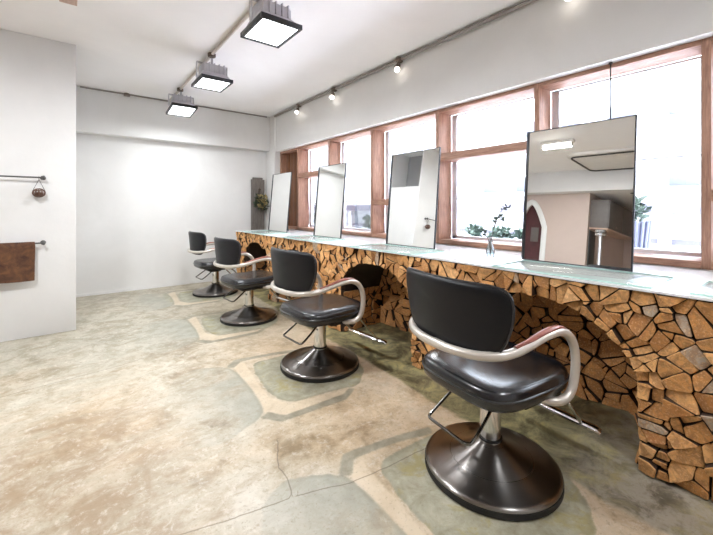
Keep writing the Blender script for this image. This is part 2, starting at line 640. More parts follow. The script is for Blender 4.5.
def build_floor():
    xs = np.concatenate([np.linspace(XL, -0.9, 12, endpoint=False), np.arange(-0.9, 2.72, 0.02), [2.95]])
    ys = np.concatenate([np.linspace(YN, -0.3, 8, endpoint=False), np.arange(-0.3, 6.32, 0.02)])
    X, Y = np.meshgrid(xs, ys)
    A = [(-.58, .38), (-.56, .2), (-.57, -.05), (-.6, -.29), (-.67, -.4), (-.78, -.45), (-.9, -.5), (-1.02, -.45),
         (-1.09, -.3), (-1.1, -.05), (-1.04, .2), (-.95, .42), (-.85, .5), (-.73, .49)]
    C = [(-.44, .23), (-.48, .02), (-.49, -.21), (-.45, -.33), (-.36, -.37), (-.07, -.41), (-.02, -.44), (.09, -.39),
         (.24, -.23), (.26, 0.0), (.20, .27), (-.04, .33), (-.22, .345), (-.36, .345), (-.41, .31)]
    B = [(-.66, -.4), (-.58, -.51), (-.14, -.54), (-.01, -.46), (-.04, -.43), (-.12, -.475), (-.53, -.46), (-.60, -.37)]
    D = [(-.60, .39), (-.50, .50), (-.47, .50), (-.2, .45), (.02, .39), (-.01, .34), (-.23, .405), (-.47, .44), (-.54, .36)]
    E = [(-.55, .41), (-.45, .41), (-.50, 0), (-.52, -.21), (-.45, -.36), (-.1, -.43), (-.05, -.45), (-.12, -.475), (-.53, -.46), (-.62, -.38), (-.6, -.3), (-.565, -.05), (-.555, .2)]
    patch = np.full(X.shape, 1.0)
    cream = np.full(X.shape, 1.0)
    band = np.full(X.shape, 1.0)
    for (cx, cy) in CHAIRS:
        for pl in (A, C):
            sm = [(p.x, p.y) for p in catmull([(a, b, 0) for a, b in pl], 3, True)]
            patch = np.minimum(patch, poly_sdf(X - cx, Y - cy, sm))
        cream = np.minimum(cream, poly_sdf(X - cx, Y - cy, E))
        for pl in (B, D):
            band = np.minimum(band, poly_sdf(X - cx, Y - cy, pl))
    crack = np.full(X.shape, 1.0)
    near = np.full(X.shape, 1.0)
    for ln in ([(0.2, 1.52), (0.469, 1.439), (0.582, 1.414), (0.737, 1.382), (0.817, 1.361), (0.975, 1.297), (1.182, 1.271), (1.403, 1.253), (1.75, 1.2)],
               [(0.737, 1.382), (0.766, 1.492), (0.765, 1.586), (0.853, 1.769)],
               [(-0.9, 3.2), (-0.3, 3.28), (0.3, 3.36), (0.62, 3.46), (1.1, 3.42)]):
        d_, sg = line_dist(X, Y, ln)
        crack = np.where(d_ < near, d_ * sg, crack)
        near = np.minimum(near, d_)
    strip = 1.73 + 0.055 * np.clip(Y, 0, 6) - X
    ny, nx = X.shape
    vs = np.stack([X.ravel(), Y.ravel(), np.zeros(X.size)], 1)
    idx = np.arange(nx * ny).reshape(ny, nx)
    q = np.stack([idx[:-1, :-1], idx[:-1, 1:], idx[1:, 1:], idx[1:, :-1]], -1).reshape(-1, 4)
    me = bpy.data.meshes.new('floor')
    me.from_pydata(vs.tolist(), [], q.tolist())
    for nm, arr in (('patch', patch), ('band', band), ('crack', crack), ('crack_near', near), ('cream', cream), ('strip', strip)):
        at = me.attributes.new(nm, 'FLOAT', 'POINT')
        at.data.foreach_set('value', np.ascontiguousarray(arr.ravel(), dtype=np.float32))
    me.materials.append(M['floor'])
    o = bpy.data.objects.new('floor', me)
    COL.objects.link(o)
    struct(o)


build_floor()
SB('ceiling', (XL, YN, CZ), (3.15, YB + 0.1, CZ + 0.15), M['ceiling'])
SB('wall_back', (0.0, YB, 0), (3.15, YB + 0.12, CZ), M['wall_pale'])
SB('wall_near', (XL, YN - 0.12, 0), (3.15, YN, CZ), M['wall'])
SB('wall_far_left', (XL - 0.12, YN, 0), (XL, 2.76, CZ), M['pink'])
# solid block of the left side: its front face is the white partition with the rails
pb = MB()
pb.box((-2.65, 4.605, 0), (0.035, 4.64, CZ), 0.006)
pb.box((-2.65, 4.64, 0), (0.035, 5.45, 2.08))
pb.box((-2.65, 5.45, 0), (0.035, YB, CZ))
pb.box((-2.65, 4.64, 2.08), (-0.45, 5.45, CZ))
struct(pb.build('wall_partition', M['wall']))
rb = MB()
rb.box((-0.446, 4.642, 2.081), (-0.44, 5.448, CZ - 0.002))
struct(rb.build('wall_recess', M['dark_recess']))  # grey sheet across the back of the recess
# back beam and corner pier
SB('trim_1', (0.035, 6.13, 2.245), (XW, YB, CZ), M['wall_pale'], 0.004)
SB('trim_2', (2.80, 5.93, 0), (3.15, YB, CZ), M['wall'], 0.004)
# left bulkhead, soffit and pinkish walls seen in the mirrors
SB('trim_3', (XL, 2.0 - 4.5, 2.44), (-2.44, 4.605, CZ), M['wall'], 0.004)
SB('baseboard_back', (0.035, 6.285, 0), (2.80, YB, 0.035), M['wall_pale'])


def pink_wall():
    """Wall at X=-2.6 from y=2.67 to 4.605 with a pointed-arch opening."""
    b = MB()
    c, hw, sp, ap = 3.85, 0.27, 1.72, 2.25
    pts = []
    for k in range(17):
        s = -1 + 2 * k / 16
        zz = sp + (ap - sp) * (1 - abs(s) ** 1.7)
        pts.append((c + hw * s, zz))
    for X0, X1 in ((-2.80, -2.65),):
        strips = [(2.76, 0.0)] + [(c - hw, 0.0)]
        def quad(y0, y1, za, zb):
            v = [(X1, y0, za), (X1, y1, zb), (X1, y1, 2.44), (X1, y0, 2.44),
                 (X0, y0, za), (X0, y1, zb), (X0, y1, 2.44), (X0, y0, 2.44)]
            b.faces(v, [[0, 1, 2, 3], [7, 6, 5, 4], [0, 4, 5, 1], [3, 2, 6, 7], [0, 3, 7, 4], [1, 5, 6, 2]])
        quad(2.76, c - hw, 0, 0)
        for (ya, za), (yb, zb) in zip(pts, pts[1:]):
            quad(ya, yb, za, zb)
        quad(c + hw, 4.605, 0, 0)
    struct(b.build('wall_left', M['pink']))
    d = empty('door_1')
    struct(d)
    t = MB()
    path = [(-2.64, c - hw - 0.03, 0)] + [(-2.64, y + (0.03 if y > c else -0.03) * abs(y - c) / hw, z + 0.03) for y, z in pts] + [(-2.64, c + hw + 0.03, 0)]
    for (p, q) in zip(path, path[1:]):
        pass
    t.tube(path, 0.055, 8, flat=0.4, up=(0, 1, 0))
    t.build('arch_trim', M['wall_pale'], d)
    p = MB()
    lo = [(-2.75, c - hw, 0)] + [(-2.75, y, z) for y, z in pts] + [(-2.75, c + hw, 0)]
    n = len(lo)
    vs = lo + [(x - 0.04, y, z) for x, y, z in lo]
    fs = [list(range(n)), list(range(n, 2 * n))[::-1]] + [[i, (i + 1) % n, n + (i + 1) % n, n + i] for i in range(n)]
    p.faces(vs, fs)
    leaf = p.build('door_leaf', M['door_red'], d)
    MB().box((-2.748, c - 0.14, 1.45), (-2.738, c + 0.02, 1.75), 0.003).build('door_panel', M['panel_grey'], leaf)


pink_wall()
SB('wall_side', (XL, 2.76, 0), (-2.80, 2.89, 2.44), M['pink'])
d2 = struct(empty('door_2'))
MB().box((-3.02, 2.745, 0.0), (-2.72, 2.759, 1.74), 0.003).build('door_leaf', M['ac_dark'], d2)  # flat dark sheet painting in the shade of an open doorway

# ------------------------------------------------------------------ window wall
ZS, ZH = 0.864, 2.205     # wooden frame bottom and top
wl = MB()
wl.box((XW, YN, ZH), (3.15, 5.93, CZ))
wl.box((2.90, YN, 0), (3.15, 5.93, ZS - 0.003))
wl.box((2.90, 5.921, ZS - 0.003), (3.15, 5.93, ZH))
wl.box((2.90, YN, ZS - 0.003), (3.15, -2.02, ZH))
struct(wl.build('wall_window', M['wall']))

POSTS = [5.921, 5.304, 4.39, 3.443, 2.426, 1.429, 0.449, -0.53, -1.50, -2.02]
TRANS = {2: (1.752, 1), 4: (1.295, 1), 5: (1.735, 1), 7: (1.30, 1), 9: (1.735, 1)}
for i in range(len(POSTS) - 1):
    y1, y0 = POSTS[i], POSTS[i + 1]
    w = struct(empty('window_%d' % (i + 1), ((3.0, (y0 + y1) / 2, ZS))))
    inv = Vector(w.location)

    def P(x, y, z):
        return (x - inv.x, y - inv.y, z - inv.z)
    ptw = 0.042
    f = MB()
    f.box(P(2.90, y1 - ptw, ZS), P(3.10, y1, ZH), 0.003)
    f.build('window_post', M['frame_wood'], w)
    f = MB()
    f.box(P(2.90, y0, ZH - 0.032), P(3.10, y1 - ptw, ZH), 0.003)
    f.box(P(2.895, y0, ZS), P(3.10, y1 - ptw, ZS + 0.045), 0.004)
    f.build('window_frame', M['frame_wood_h'], w)
    ya, yb, za, zb = y0, y1 - ptw, ZS + 0.045, ZH - 0.032
    if i == 0:
        f = MB()
        for k in range(5):
            u0 = ya + (yb - ya) * k / 5
            f.box(P(3.0 + 0.008 * (k % 2), u0, za), P(3.06, u0 + (yb - ya) / 5 - 0.006, zb), 0.004)
        f.build('window_board', M['board_wood'], w)
        continue
    tz = None
    if i + 1 in TRANS:
        tz = TRANS[i + 1][0]
        MB().box(P(2.905, ya, tz - 0.042), P(3.10, yb, tz + 0.03), 0.003).build('window_transom', M['frame_wood_h'], w)
    f = MB()
    sw = 0.06
    f.box(P(3.105, ya, za), P(3.145, ya + sw * 0.6, zb), 0.002)
    f.box(P(3.105, yb - sw, za), P(3.145, yb, zb), 0.002)
    f.box(P(3.105, ya, za), P(3.145, yb, za + 0.03), 0.002)
    f.box(P(3.105, ya, zb - 0.014), P(3.145, yb, zb), 0.002)
    f.build('window_sash', M['alu'], w)
    f = MB()
    f.box(P(3.11, ya, (1.316 if i != 5 else 1.555) - 0.004), P(3.14, yb, (1.316 if i != 5 else 1.555) + 0.004))
    f.build('window_rail', M['alu_dark'], w)
    MB().box(P(3.122, ya + 0.01, za + 0.01), P(3.127, yb - 0.01, zb - 0.01)).build('window_pane', M['glass'], w)
    # daylight portal at this opening
    ad = bpy.data.lights.new('portal', 'AREA')
    ad.shape = 'RECTANGLE'
    ad.size, ad.size_y = yb - ya, zb - za
    ad.cycles.is_portal = True
    ao = bpy.data.objects.new('portal', ad)
    COL.objects.link(ao)
    ao.location = (3.2, (ya + yb) / 2, (za + zb) / 2)
    ao.rotation_euler = Vector((-1, 0, 0)).to_track_quat('-Z', 'Z').to_euler()

# ------------------------------------------------------------------ outside
SB('ground', (3.3, -25, -4.2), (40, 40, -4.0), M['concrete'])
SB('exterior_ledge', (3.151, -2.6, 0.60), (3.95, 9.0, 0.86), M['concrete'], 0.01)
bl = thing('building', 'overexposed pale building across the street with a grey horizontal band', 'building', (15, 8, -4))
b = MB()
b.box((0.6, -26, 0), (6, 26, 12.5))
for k in range(-10, 11):
    b.box((0.0, k * 2.4 - 0.16, 0), (0.6, k * 2.4 + 0.16, 5.1))
b.build('wall', M['facade'], bl)
b = MB()
b.box((-0.35, -26, 5.05), (0.6, 26, 5.42), 0.01)
b.box((0.1, -26, 4.05), (0.25, 26, 4.2))
b.build('band', M['facade_band'], bl)
for r in range(2):
    for k in range(-7, 2):
        yy = k * 1.75 - 0.4
        q = MB()
        q.box((0.55, yy, 5.95 + 2.35 * r), (0.62, yy + 0.85, 6.55 + 2.35 * r), 0.01)
        q.build('window', M['facade_window'], bl)

pole = thing('utility_pole', 'thin grey utility pole with a box outside the window behind the flower vase', 'pole', (6.5, 4.25, -4.0))
MB().lathe([(0.035, 0), (0.03, 6.6)], 10).build('shaft', M['pot'], pole)
MB().box((-0.09, -0.09, 5.05), (0.09, 0.09, 5.45), 0.01).build('box', M['pot'], pole)
MB().lathe([(0.045, 0), (0.045, 0.4)], 10).build('base', M['pot'], pole)


def leaf_cloud(b, c, rx, ry, rz, n, size, r):
    for _ in range(n):
        while True:
            p = Vector((r.uniform(-1, 1), r.uniform(-1, 1), r.uniform(-1, 1)))
            if p.length < 1:
                break
        p = Vector((c[0] + p.x * rx, c[1] + p.y * ry, c[2] + p.z * rz))
        d = Vector((r.uniform(-1, 1), r.uniform(-1, 1), r.uniform(-0.3, 1))).normalized()
        s = d.cross(Vector((r.uniform(-1, 1), r.uniform(-1, 1), r.uniform(-1, 1)))).normalized()
        L = size * r.uniform(0.7, 1.3)
        nn = d.cross(s) * (0.08 * L)
        b.faces([p, p + d * L * .5 + s * L * .28 + nn, p + d * L, p + d * L * .5 - s * L * .28 + nn],
                [[0, 1, 2, 3]])


def shrub(x, y, z, w, h, label, n=130):
    t = thing('shrub', label, 'shrub', (x, y, z), 0, 'shrubs on the ledge outside the windows')
    r = random.Random(int(y * 100))
    s = MB()
    for k in range(5):
        a = r.uniform(0, 6.28)
        s.tube([(0, 0, 0), (0.3 * w * math.cos(a), 0.3 * w * math.sin(a), h * .5), (0.6 * w * math.cos(a), .6 * w * math.sin(a), h * .85)], 0.006, 5)
    s.build('stem', M['twig'], t)
    b = MB()
    leaf_cloud(b, (0, 0, h * .55), w, w, h * .5, n, 0.07, r)
    b.build('foliage', M['leaf'], t)


shrub(3.72, 2.52, 0.86, 0.10, 0.14, 'low green shrub outside the window behind the flower vase')
shrub(3.72, 2.20, 0.86, 0.10, 0.13, 'low green shrub outside beside the thin utility pole')
shrub(3.75, 1.95, 0.86, 0.08, 0.11, 'small green shrub outside just beyond the flower vase')
shrub(3.70, 4.40, 0.86, 0.16, 0.22, 'bushy green shrub outside the window between the second and third mirrors')
shrub(3.70, 6.15, 0.86, 0.18, 0.30, 'bushy green shrub outside the small window by the two far mirrors')

pt = thing('slatted_planter', 'round slatted planter with a plant outside, beside the largest mirror', 'planter', (3.56, 0.99, 0.86))
b = MB()
b.lathe([(0.16, 0), (0.17, 0.02), (0.17, 0.03), (0.13, 0.035)], 24)
for k in range(20):
    a = 2 * PI * k / 20
    b.tube([(0.125 * math.cos(a), 0.125 * math.sin(a), 0.03), (0.15 * math.cos(a), 0.15 * math.sin(a), 0.26)], 0.011, 6)
b.lathe([(0.118, 0.03), (0.14, 0.25)], 24)
b.build('pot', M['pot'], pt)
b = MB()
leaf_cloud(b, (0, 0, 0.33), 0.12, 0.12, 0.12, 140, 0.07, random.Random(3))
b.build('foliage', M['leaf'], pt)

# ------------------------------------------------------------------ counter faced with firewood
ARCH = [(-0.41, 0.47), (1.02, 0.481), (2.446, 0.474), (3.88, 0.47), (5.03, 0.44)]
Y0C, Y1C, ZC = -1.3, 5.80, 0.849
XF, XBK = 2.08, 2.60


def bulge(y):
    t = min(1, max(0, (1.8 - y) / 1.3))
    return 0.06 * t * t * (3 - 2 * t)


def arch_z(y):
    for c, a in ARCH:
        s = abs(y - c) / a
        if s < 1:
            return 0.40 + 0.325 * math.sqrt(1 - s ** 2.1)
    return 0.0


counter = thing('firewood_counter', 'long white-topped salon counter faced with split firewood and arched knee openings', 'counter', (0, 0, 0))
top = MB()
ys_ = [Y0C + (Y1C - Y0C) * k / 40 for k in range(41)]
loop = [(XF - 0.02 - bulge(y), y) for y in ys_] + [(2.893, Y1C), (2.893, Y0C)]
n_ = len(loop)
top.faces([(x, y, ZC) for x, y in loop] + [(x, y, 0.860) for x, y in loop],
          [list(range(n_)), list(range(n_, 2 * n_))] + [[i, (i + 1) % n_, n_ + (i + 1) % n_, n_ + i] for i in range(n_)])
top.build('worktop', M['counter_top'], counter)
bk = MB()
ny = 260
ysamp = sorted(set([Y0C + (Y1C - Y0C) * k / ny for k in range(ny + 1)] +
                   [c + s * a * f for c, a in ARCH for s in (-1, 1) for f in (1.0, 0.999, 0.97, 0.9)]))
for ya, yb in zip(ysamp, ysamp[1:]):
    ym = (ya + yb) / 2
    inside = arch_z(ym) > 0
    za = arch_z(min(max(ya, ym - 1), yb)) if inside else 0
    zb = arch_z(yb) if inside else 0
    if inside:
        za = max(za, 0.40)
        zb = max(zb, 0.40)
    bk.faces([(XF + 0.05, ya, za), (XF + 0.05, yb, zb), (XF + 0.05, yb, ZC), (XF + 0.05, ya, ZC)], [[0, 1, 2, 3]])
    if inside:
        bk.faces([(XF + 0.05, ya, za), (XF + 0.05, yb, zb), (XBK, yb, zb), (XBK, ya, za)], [[0, 1, 2, 3]])
for c, a in ARCH:
    for s in (-1, 1):
        bk.faces([(XF + 0.05, c + s * a, 0), (XBK, c + s * a, 0), (XBK, c + s * a, 0.41), (XF + 0.05, c + s * a, 0.41)], [[0, 1, 2, 3]])
bk.faces([(XBK + 0.05, Y0C, 0), (XBK + 0.05, Y1C, 0), (XBK + 0.05, Y1C, ZC), (XBK + 0.05, Y0C, ZC)], [[0, 1, 2, 3]])
for yy in (Y0C, Y1C):
    bk.faces([(XF + 0.05, yy, 0), (2.89, yy, 0), (2.89, yy, ZC), (XF + 0.05, yy, ZC)], [[0, 1, 2, 3]])
bk.build('core', M['mortar'], counter)


def clip_poly(poly, px, py, nx, ny_):
    out = []
    n = len(poly)
    for i in range(n):
        a, b = poly[i], poly[(i + 1) % n]
        da = (a[0] - px) * nx + (a[1] - py) * ny_
        db = (b[0] - px) * nx + (b[1] - py) * ny_
        if da <= 0:
            out.append(a)
        if (da < 0 < db) or (db < 0 < da):
            t = da / (da - db)
            out.append((a[0] + t * (b[0] - a[0]), a[1] + t * (b[1] - a[1])))
    return out


def area(p):
    return 0.5 * sum(p[i][0] * p[(i + 1) % len(p)][1] - p[(i + 1) % len(p)][0] * p[i][1] for i in range(len(p)))


def wedges(y0, y1, z0, z1, inside, boundary, sp, r, stretch=1.25):
    """Irregular split-log outlines filling a region; boundary: list of (point, outward normal) along its curved edge."""
    sites, ghosts = [], []
    for (q, nn) in boundary:
        s = (q[0] + nn[0] * sp * .42, q[1] + nn[1] * sp * .42)
        if y0 < s[0] < y1 and z0 < s[1] < z1 and inside(*s):
            if all(math.hypot(s[0] - o[0], s[1] - o[1]) > sp * .6 for o in sites):
                sites.append(s)
                ghosts.append((q[0] - nn[0] * sp * .42, q[1] - nn[1] * sp * .42))
    tries = 0
    while tries < 9000:
        tries += 1
        s = (r.uniform(y0 + .02, y1 - .02), r.uniform(z0 + .03, z1 - .03))
        if not inside(*s):
            continue
        if all(((s[0] - o[0]) / stretch) ** 2 + (s[1] - o[1]) ** 2 > (sp * .72) ** 2 for o in sites):
            sites.append(s)
    # ghosts outside the region where the region ends on the arch
    polys = []
    allp = sites + ghosts
    for s in sites:
        poly = [(y0, z0), (y1, z0), (y1, z1), (y0, z1)]
        for o in allp:
            if o is s:
                continue
            dx, dy = o[0] - s[0], o[1] - s[1]
            L = math.hypot(dx, dy)
            if L > sp * 4 or L < 1e-6:
                continue
            poly = clip_poly(poly, s[0] + dx / 2, s[1] + dy / 2, dx / L, dy / L)
            if len(poly) < 3:
                break
        if len(poly) < 3 or area(poly) < sp * sp * 0.08:
            continue
        cx = sum(p[0] for p in poly) / len(poly) + r.uniform(-.2, .2) * sp
        cy = sum(p[1] for p in poly) / len(poly) + r.uniform(-.2, .2) * sp
        a0 = r.uniform(0, 2 * PI)
        k = r.choice((2, 2, 3, 3, 3, 4))
        parts = []
        if k == 1:
            parts = [poly]
        elif k == 2:
            parts = [clip_poly(poly, cx, cy, math.cos(a0), math.sin(a0)), clip_poly(poly, cx, cy, -math.cos(a0), -math.sin(a0))]
        else:
            cuts = sorted(a0 + 2 * PI * (q + r.uniform(-.22, .22)) / k for q in range(k))
            for q in range(k):
                u, w_ = cuts[q], cuts[(q + 1) % k] + (2 * PI if q == k - 1 else 0)
                if w_ - u > PI * 0.98:
                    w_ = u + PI * 0.98
                c1 = clip_poly(poly, cx, cy, math.sin(u), -math.cos(u))
                if len(c1) >= 3:
                    c1 = clip_poly(c1, cx, cy, -math.sin(w_), math.cos(w_))
                if len(c1) >= 3:
                    parts.append(c1)
        polys += [p for p in parts if len(p) >= 3 and area(p) > sp * sp * 0.025]
    return polys


def round_inset(poly, gap, r):
    n = len(poly)
    c = (sum(p[0] for p in poly) / n, sum(p[1] for p in poly) / n)
    pl = list(poly)
    for i in range(n):
        a, b = poly[i], poly[(i + 1) % n]
        L = math.hypot(b[0] - a[0], b[1] - a[1])
        if L < 1e-5:
            continue
        nx, ny_ = (b[1] - a[1]) / L, -(b[0] - a[0]) / L
        g = gap * r.uniform(0.5, 1.7)
        pl = clip_poly(pl, a[0] - nx * g, a[1] - ny_ * g, nx, ny_)
        if len(pl) < 3:
            return None
    # cut corners and wobble edges
    out = []
    n = len(pl)
    for i in range(n):
        p, q, s = pl[i - 1], pl[i], pl[(i + 1) % n]
        d1 = math.hypot(p[0] - q[0], p[1] - q[1])
        d2 = math.hypot(s[0] - q[0], s[1] - q[1])
        k = min(0.004, 0.25 * min(d1, d2))
        if d1 < 1e-5 or d2 < 1e-5:
            continue
        out.append((q[0] + (p[0] - q[0]) / d1 * k, q[1] + (p[1] - q[1]) / d1 * k))
        out.append((q[0] + (s[0] - q[0]) / d2 * k, q[1] + (s[1] - q[1]) / d2 * k))
        if d2 > 0.05:
            m = ((q[0] + s[0]) / 2, (q[1] + s[1]) / 2)
            w = r.uniform(-0.002, 0.004)
            out.append((m[0] + (s[1] - q[1]) / d2 * w, m[1] - (s[0] - q[0]) / d2 * w))
    if len(out) < 3 or abs(area(out)) < 0.00025:
        return None
    return out


def log_mesh(b, tl, poly, to3, front, depth, tone, r):
    """One split log: bevelled end face, sides going back."""
    n = len(poly)
    cx = sum(p[0] for p in poly) / n
    cy = sum(p[1] for p in poly) / n
    R = max(math.hypot(p[0] - cx, p[1] - cy) for p in poly)
    s = 1 - 0.004 / max(R, 0.02)
    tx, ty = r.uniform(-.3, .3), r.uniform(-.3, .3)
    rings = []
    for sc, dz in ((s, 0.0), (1.0, 0.005), (1.0, depth)):
        ring = []
        for p in poly:
            y, z = cx + (p[0] - cx) * sc, cy + (p[1] - cy) * sc
            off = front + dz + ((p[0] - cx) * tx + (p[1] - cy) * ty if dz < depth else 0)
            v = b.bm.verts.new(to3(y, z, off))
            v[tl] = tone
            ring.append(v)
        rings.append(ring)
    f = b.bm.faces.new(rings[0])
    f.material_index = 0
    f.smooth = False
    for k in range(2):
        for i in range(n):
            f = b.bm.faces.new([rings[k][i], rings[k][(i + 1) % n], rings[k + 1][(i + 1) % n], rings[k + 1][i]])
            f.material_index = 0 if k == 0 else 1


class LB(MB):
    def __init__(self):
        super().__init__()
        self.tl = self.bm.verts.layers.float.new('tone')


r = random.Random(21)
# arch outline points with normals pointing into the masonry
bound = []
for c, a in ARCH:
    pts = [(c - a, 0.04 + 0.36 * k / 4) for k in range(4)]
    pts += [(c - a * math.cos(PI * k / 14), 0.40 + 0.325 * math.sqrt(max(0, 1 - abs(math.cos(PI * k / 14)) ** 2.1))) for k in range(15)]
    pts += [(c + a, 0.04 + 0.36 * k / 4) for k in range(3, -1, -1)]
    fine = [(p.x, p.y) for p in catmull([(p[0], p[1], 0) for p in pts], 4)]
    for p, q in zip(fine, fine[1:]):
        L = math.hypot(q[0] - p[0], q[1] - p[1])
        if L < 1e-5:
            continue
        bound.append((p, (-(q[1] - p[1]) / L, (q[0] - p[0]) / L)))


def in_face(y, z):
    return z > arch_z(y) + 0.005


front = []
for poly in wedges(Y0C, Y1C, 0.004, ZC - 0.004, in_face, bound, 0.105, r):
    pl = round_inset(poly, 0.0022, r)
    if pl:
        front.append(pl)


def shown(pl):
    y = sum(p[0] for p in pl) / len(pl)
    w = XF * 0.6225 + y * 0.7826
    if w < 0.3:
        return -1
    u = (XF * 0.7826 - y * 0.6225) / w * 366
    if u > 356:
        return -1
    return abs(area(pl)) / (w * w)


front.sort(key=shown, reverse=True)
stack = LB()


def to_front(y, z, off):
    return (XF + off - bulge(y) * (z / ZC) ** 1.5, y, z)


for k, pl in enumerate(front):
    fr = r.uniform(-0.022, 0.012)
    tone = min(0.8, max(0, r.gauss(0.5, 0.22)))
    if r.random() < 0.05:
        tone = 1.0
    if k < 100:
        lb = LB()
        log_mesh(lb, lb.tl, pl, to_front, fr, 0.085, tone, r)
        lb.build('firewood_log', [M['log_end'], M['log_side']], counter, 0.5)
    else:
        log_mesh(stack, stack.tl, pl, to_front, fr, 0.085, tone, r)
# logs lining the knee openings: rear wall and cheeks, shade put into low tones
for ci, (c, a) in enumerate(ARCH):
    for pl in wedges(c - a, c + a, 0.004, 0.73, lambda y, z: z < arch_z(y) + 0.02 or z < 0.4, [], 0.12, r):
        pl = round_inset(pl, 0.0028, r)
        if pl:
            log_mesh(stack, stack.tl, pl, lambda y, z, off: (XBK + off, y, z), r.uniform(-0.02, 0.02), 0.06, r.uniform(.0, .35), r)
    for s in (-1, 1):
        for pl in wedges(XF + 0.03, XBK, 0.004, 0.40, lambda y, z: True, [], 0.12, r):
            pl = round_inset(pl, 0.0028, r)
            if pl:
                log_mesh(stack, stack.tl, pl, lambda y, z, off, s=s, c=c, a=a: (y, c + s * (a + off - 0.012), z), r.uniform(-0.006, 0.01), 0.05, r.uniform(.0, .35), r)
# far end of the counter
for pl in wedges(XF + 0.02, 2.88, 0.004, ZC - 0.004, lambda y, z: True, [], 0.12, r):
    pl = round_inset(pl, 0.0028, r)
    if pl:
        log_mesh(stack, stack.tl, pl, lambda y, z, off: (y, Y1C - off, z), r.uniform(-0.01, 0.01), 0.06, r.uniform(.0, .35), r)
so = stack.build('firewood_stack', [M['log_end'], M['log_side']], counter, 0.5)
so['kind'] = 'stuff'

# ------------------------------------------------------------------ mirrors and glass plates
MIR = [(0.664, 1.299, 'large leaning mirror reflecting the arched door and ceiling air conditioner'),
       (2.075, 2.686, 'leaning mirror reflecting a white wall, behind the second chair from the near end'),
       (3.468, 4.062, 'leaning mirror with black edge beside the tall undivided window pane'),
       (4.815, 5.440, 'leaning mirror at the far end of the counter, in front of boarded wood')]
MIR_H = 0.893
lean = math.atan2(0.08, 0.89)


def mirror(y0, y1, label):
    t = thing('leaning_mirror', label, 'mirror', (2.46, (y0 + y1) / 2, 0.8645), 0, 'mirrors leaning along the counter')
    t.rotation_euler = (0, lean, 0)
    hw = (y1 - y0) / 2
    f = MB()
    fw, dp = 0.007, 0.016
    f.box((0, -hw, 0), (dp, -hw + fw, MIR_H), 0.001)
    f.box((-0.004, hw - 0.017, 0), (dp, hw, MIR_H), 0.001)
    f.box((0, -hw + fw, 0), (dp, hw - fw, fw), 0.001)
    f.box((0, -hw + fw, MIR_H - fw), (dp, hw - fw, MIR_H), 0.001)
    f.box((0.012, -hw + fw, fw), (dp, hw - fw, MIR_H - fw))
    f.build('mirror_frame', M['mirror_frame'], t)
    MB().box((0.002, -hw + fw, fw), (0.0115, hw - 0.017, MIR_H - fw)).build('mirror_glass', M['mirror'], t)
    # folding rear strut
    MB().box((0.014, -0.03, 0.55), (0.034, 0.03, 0.62)).tube([(0.034, 0, 0.585), (0.19, 0, 0.018)], 0.008, 8).build('strut', M['black_metal'], t)
    return t


for y0, y1, lab in MIR:
    mirror(y0, y1, lab)
rod = MB()
rod.tube([(2.605, 0.80, 1.748), (2.88, 0.80, 2.20)], 0.0045, 8)
rod.lathe([(0.012, 0), (0.012, 0.008)], 12, (2.845, 0.80, 2.196))
# straight wire from the lintel down to the mirror top
rod = MB()
rod.tube([(2.868, 0.895, 2.199), (2.868, 0.895, 1.15)], 0.004, 8)
rod.lathe([(0.012, 2.190), (0.012, 2.2)], 12, (2.868, 0.895, 0))
tag(rod.build('hanging_rod', M['black_metal']), 'thin dark rod hanging from the window lintel behind the largest mirror', 'rod')

PLN = ['clear glass plate on the white counter before the largest mirror',
       'clear glass plate on the white counter before the mirror that shows a white wall',
       'clear glass plate on the white counter before the mirror beside the undivided pane',
       'clear glass plate on the white counter before the mirror with boarded wood behind it',
       'clear glass plate at the counter end cut off by the photo edge']
for k, yc in enumerate([0.87, 2.33, 3.70, 5.03, -0.04]):
    g = MB()
    g.box((2.03, yc - 0.39, 0.8602), (2.43, yc + 0.39, 0.8685), 0.0008)
    for f in g.bm.faces:
        f.material_index = 0
    g.bm.normal_update()
    for f in g.bm.faces:
        if abs(f.normal.z) < 0.5:
            f.material_index = 1
    tag(g.build('glass_plate', [M['plate_glass'], M['glass_edge']]), PLN[k], 'glass plate', 'glass plates on the counter')

# ------------------------------------------------------------------ vase with branch
VX, VY = 2.40, 1.50
va = MB()
va.lathe([(0.020, 0.0), (0.028, 0.004), (0.030, 0.05), (0.022, 0.085), (0.014, 0.10), (0.017, 0.125), (0.015, 0.125), (0.012, 0.10),
          (0.020, 0.082), (0.027, 0.05), (0.024, 0.008)], 20)
tag(va.build('glass_vase', M['vase_glass'], None, 0.6, (VX, VY, 0.8602)), 'small clear glass vase holding a leafy twig on the counter', 'vase')
br = thing('leafy_branch', 'thin twig with small dark leaves standing in the clear vase', 'branch', (VX, VY, 0.869))
s = MB()
p1 = catmull([(0, 0, 0.002), (0.0, -0.004, 0.10), (0.01, -0.02, 0.20), (0.01, -0.04, 0.27), (0.0, -0.075, 0.285), (-0.01, -0.10, 0.255)], 5)
p2 = catmull([(0.003, 0.002, 0.004), (0.005, 0.005, 0.10), (0.02, -0.03, 0.24), (0.03, -0.08, 0.345), (0.03, -0.135, 0.355)], 5)
p3 = catmull([(-0.003, 0, 0.004), (-0.005, 0.004, 0.10), (-0.01, 0.03, 0.15), (-0.01, 0.055, 0.19)], 5)
for p in (p1, p2, p3):
    s.tube(p, 0.0025, 6)
s.build('stem', M['twig'], br)
lv = MB()
rr = random.Random(5)
for p in (p1, p2, p3):
    for q in p[len(p) // 2:]:
        for _ in range(2):
            if rr.random() < 0.75:
                leaf_cloud(lv, q, 0.006, 0.006, 0.006, 1, 0.03, rr)
lv.build('leaves', M['leaf_dark'], br)


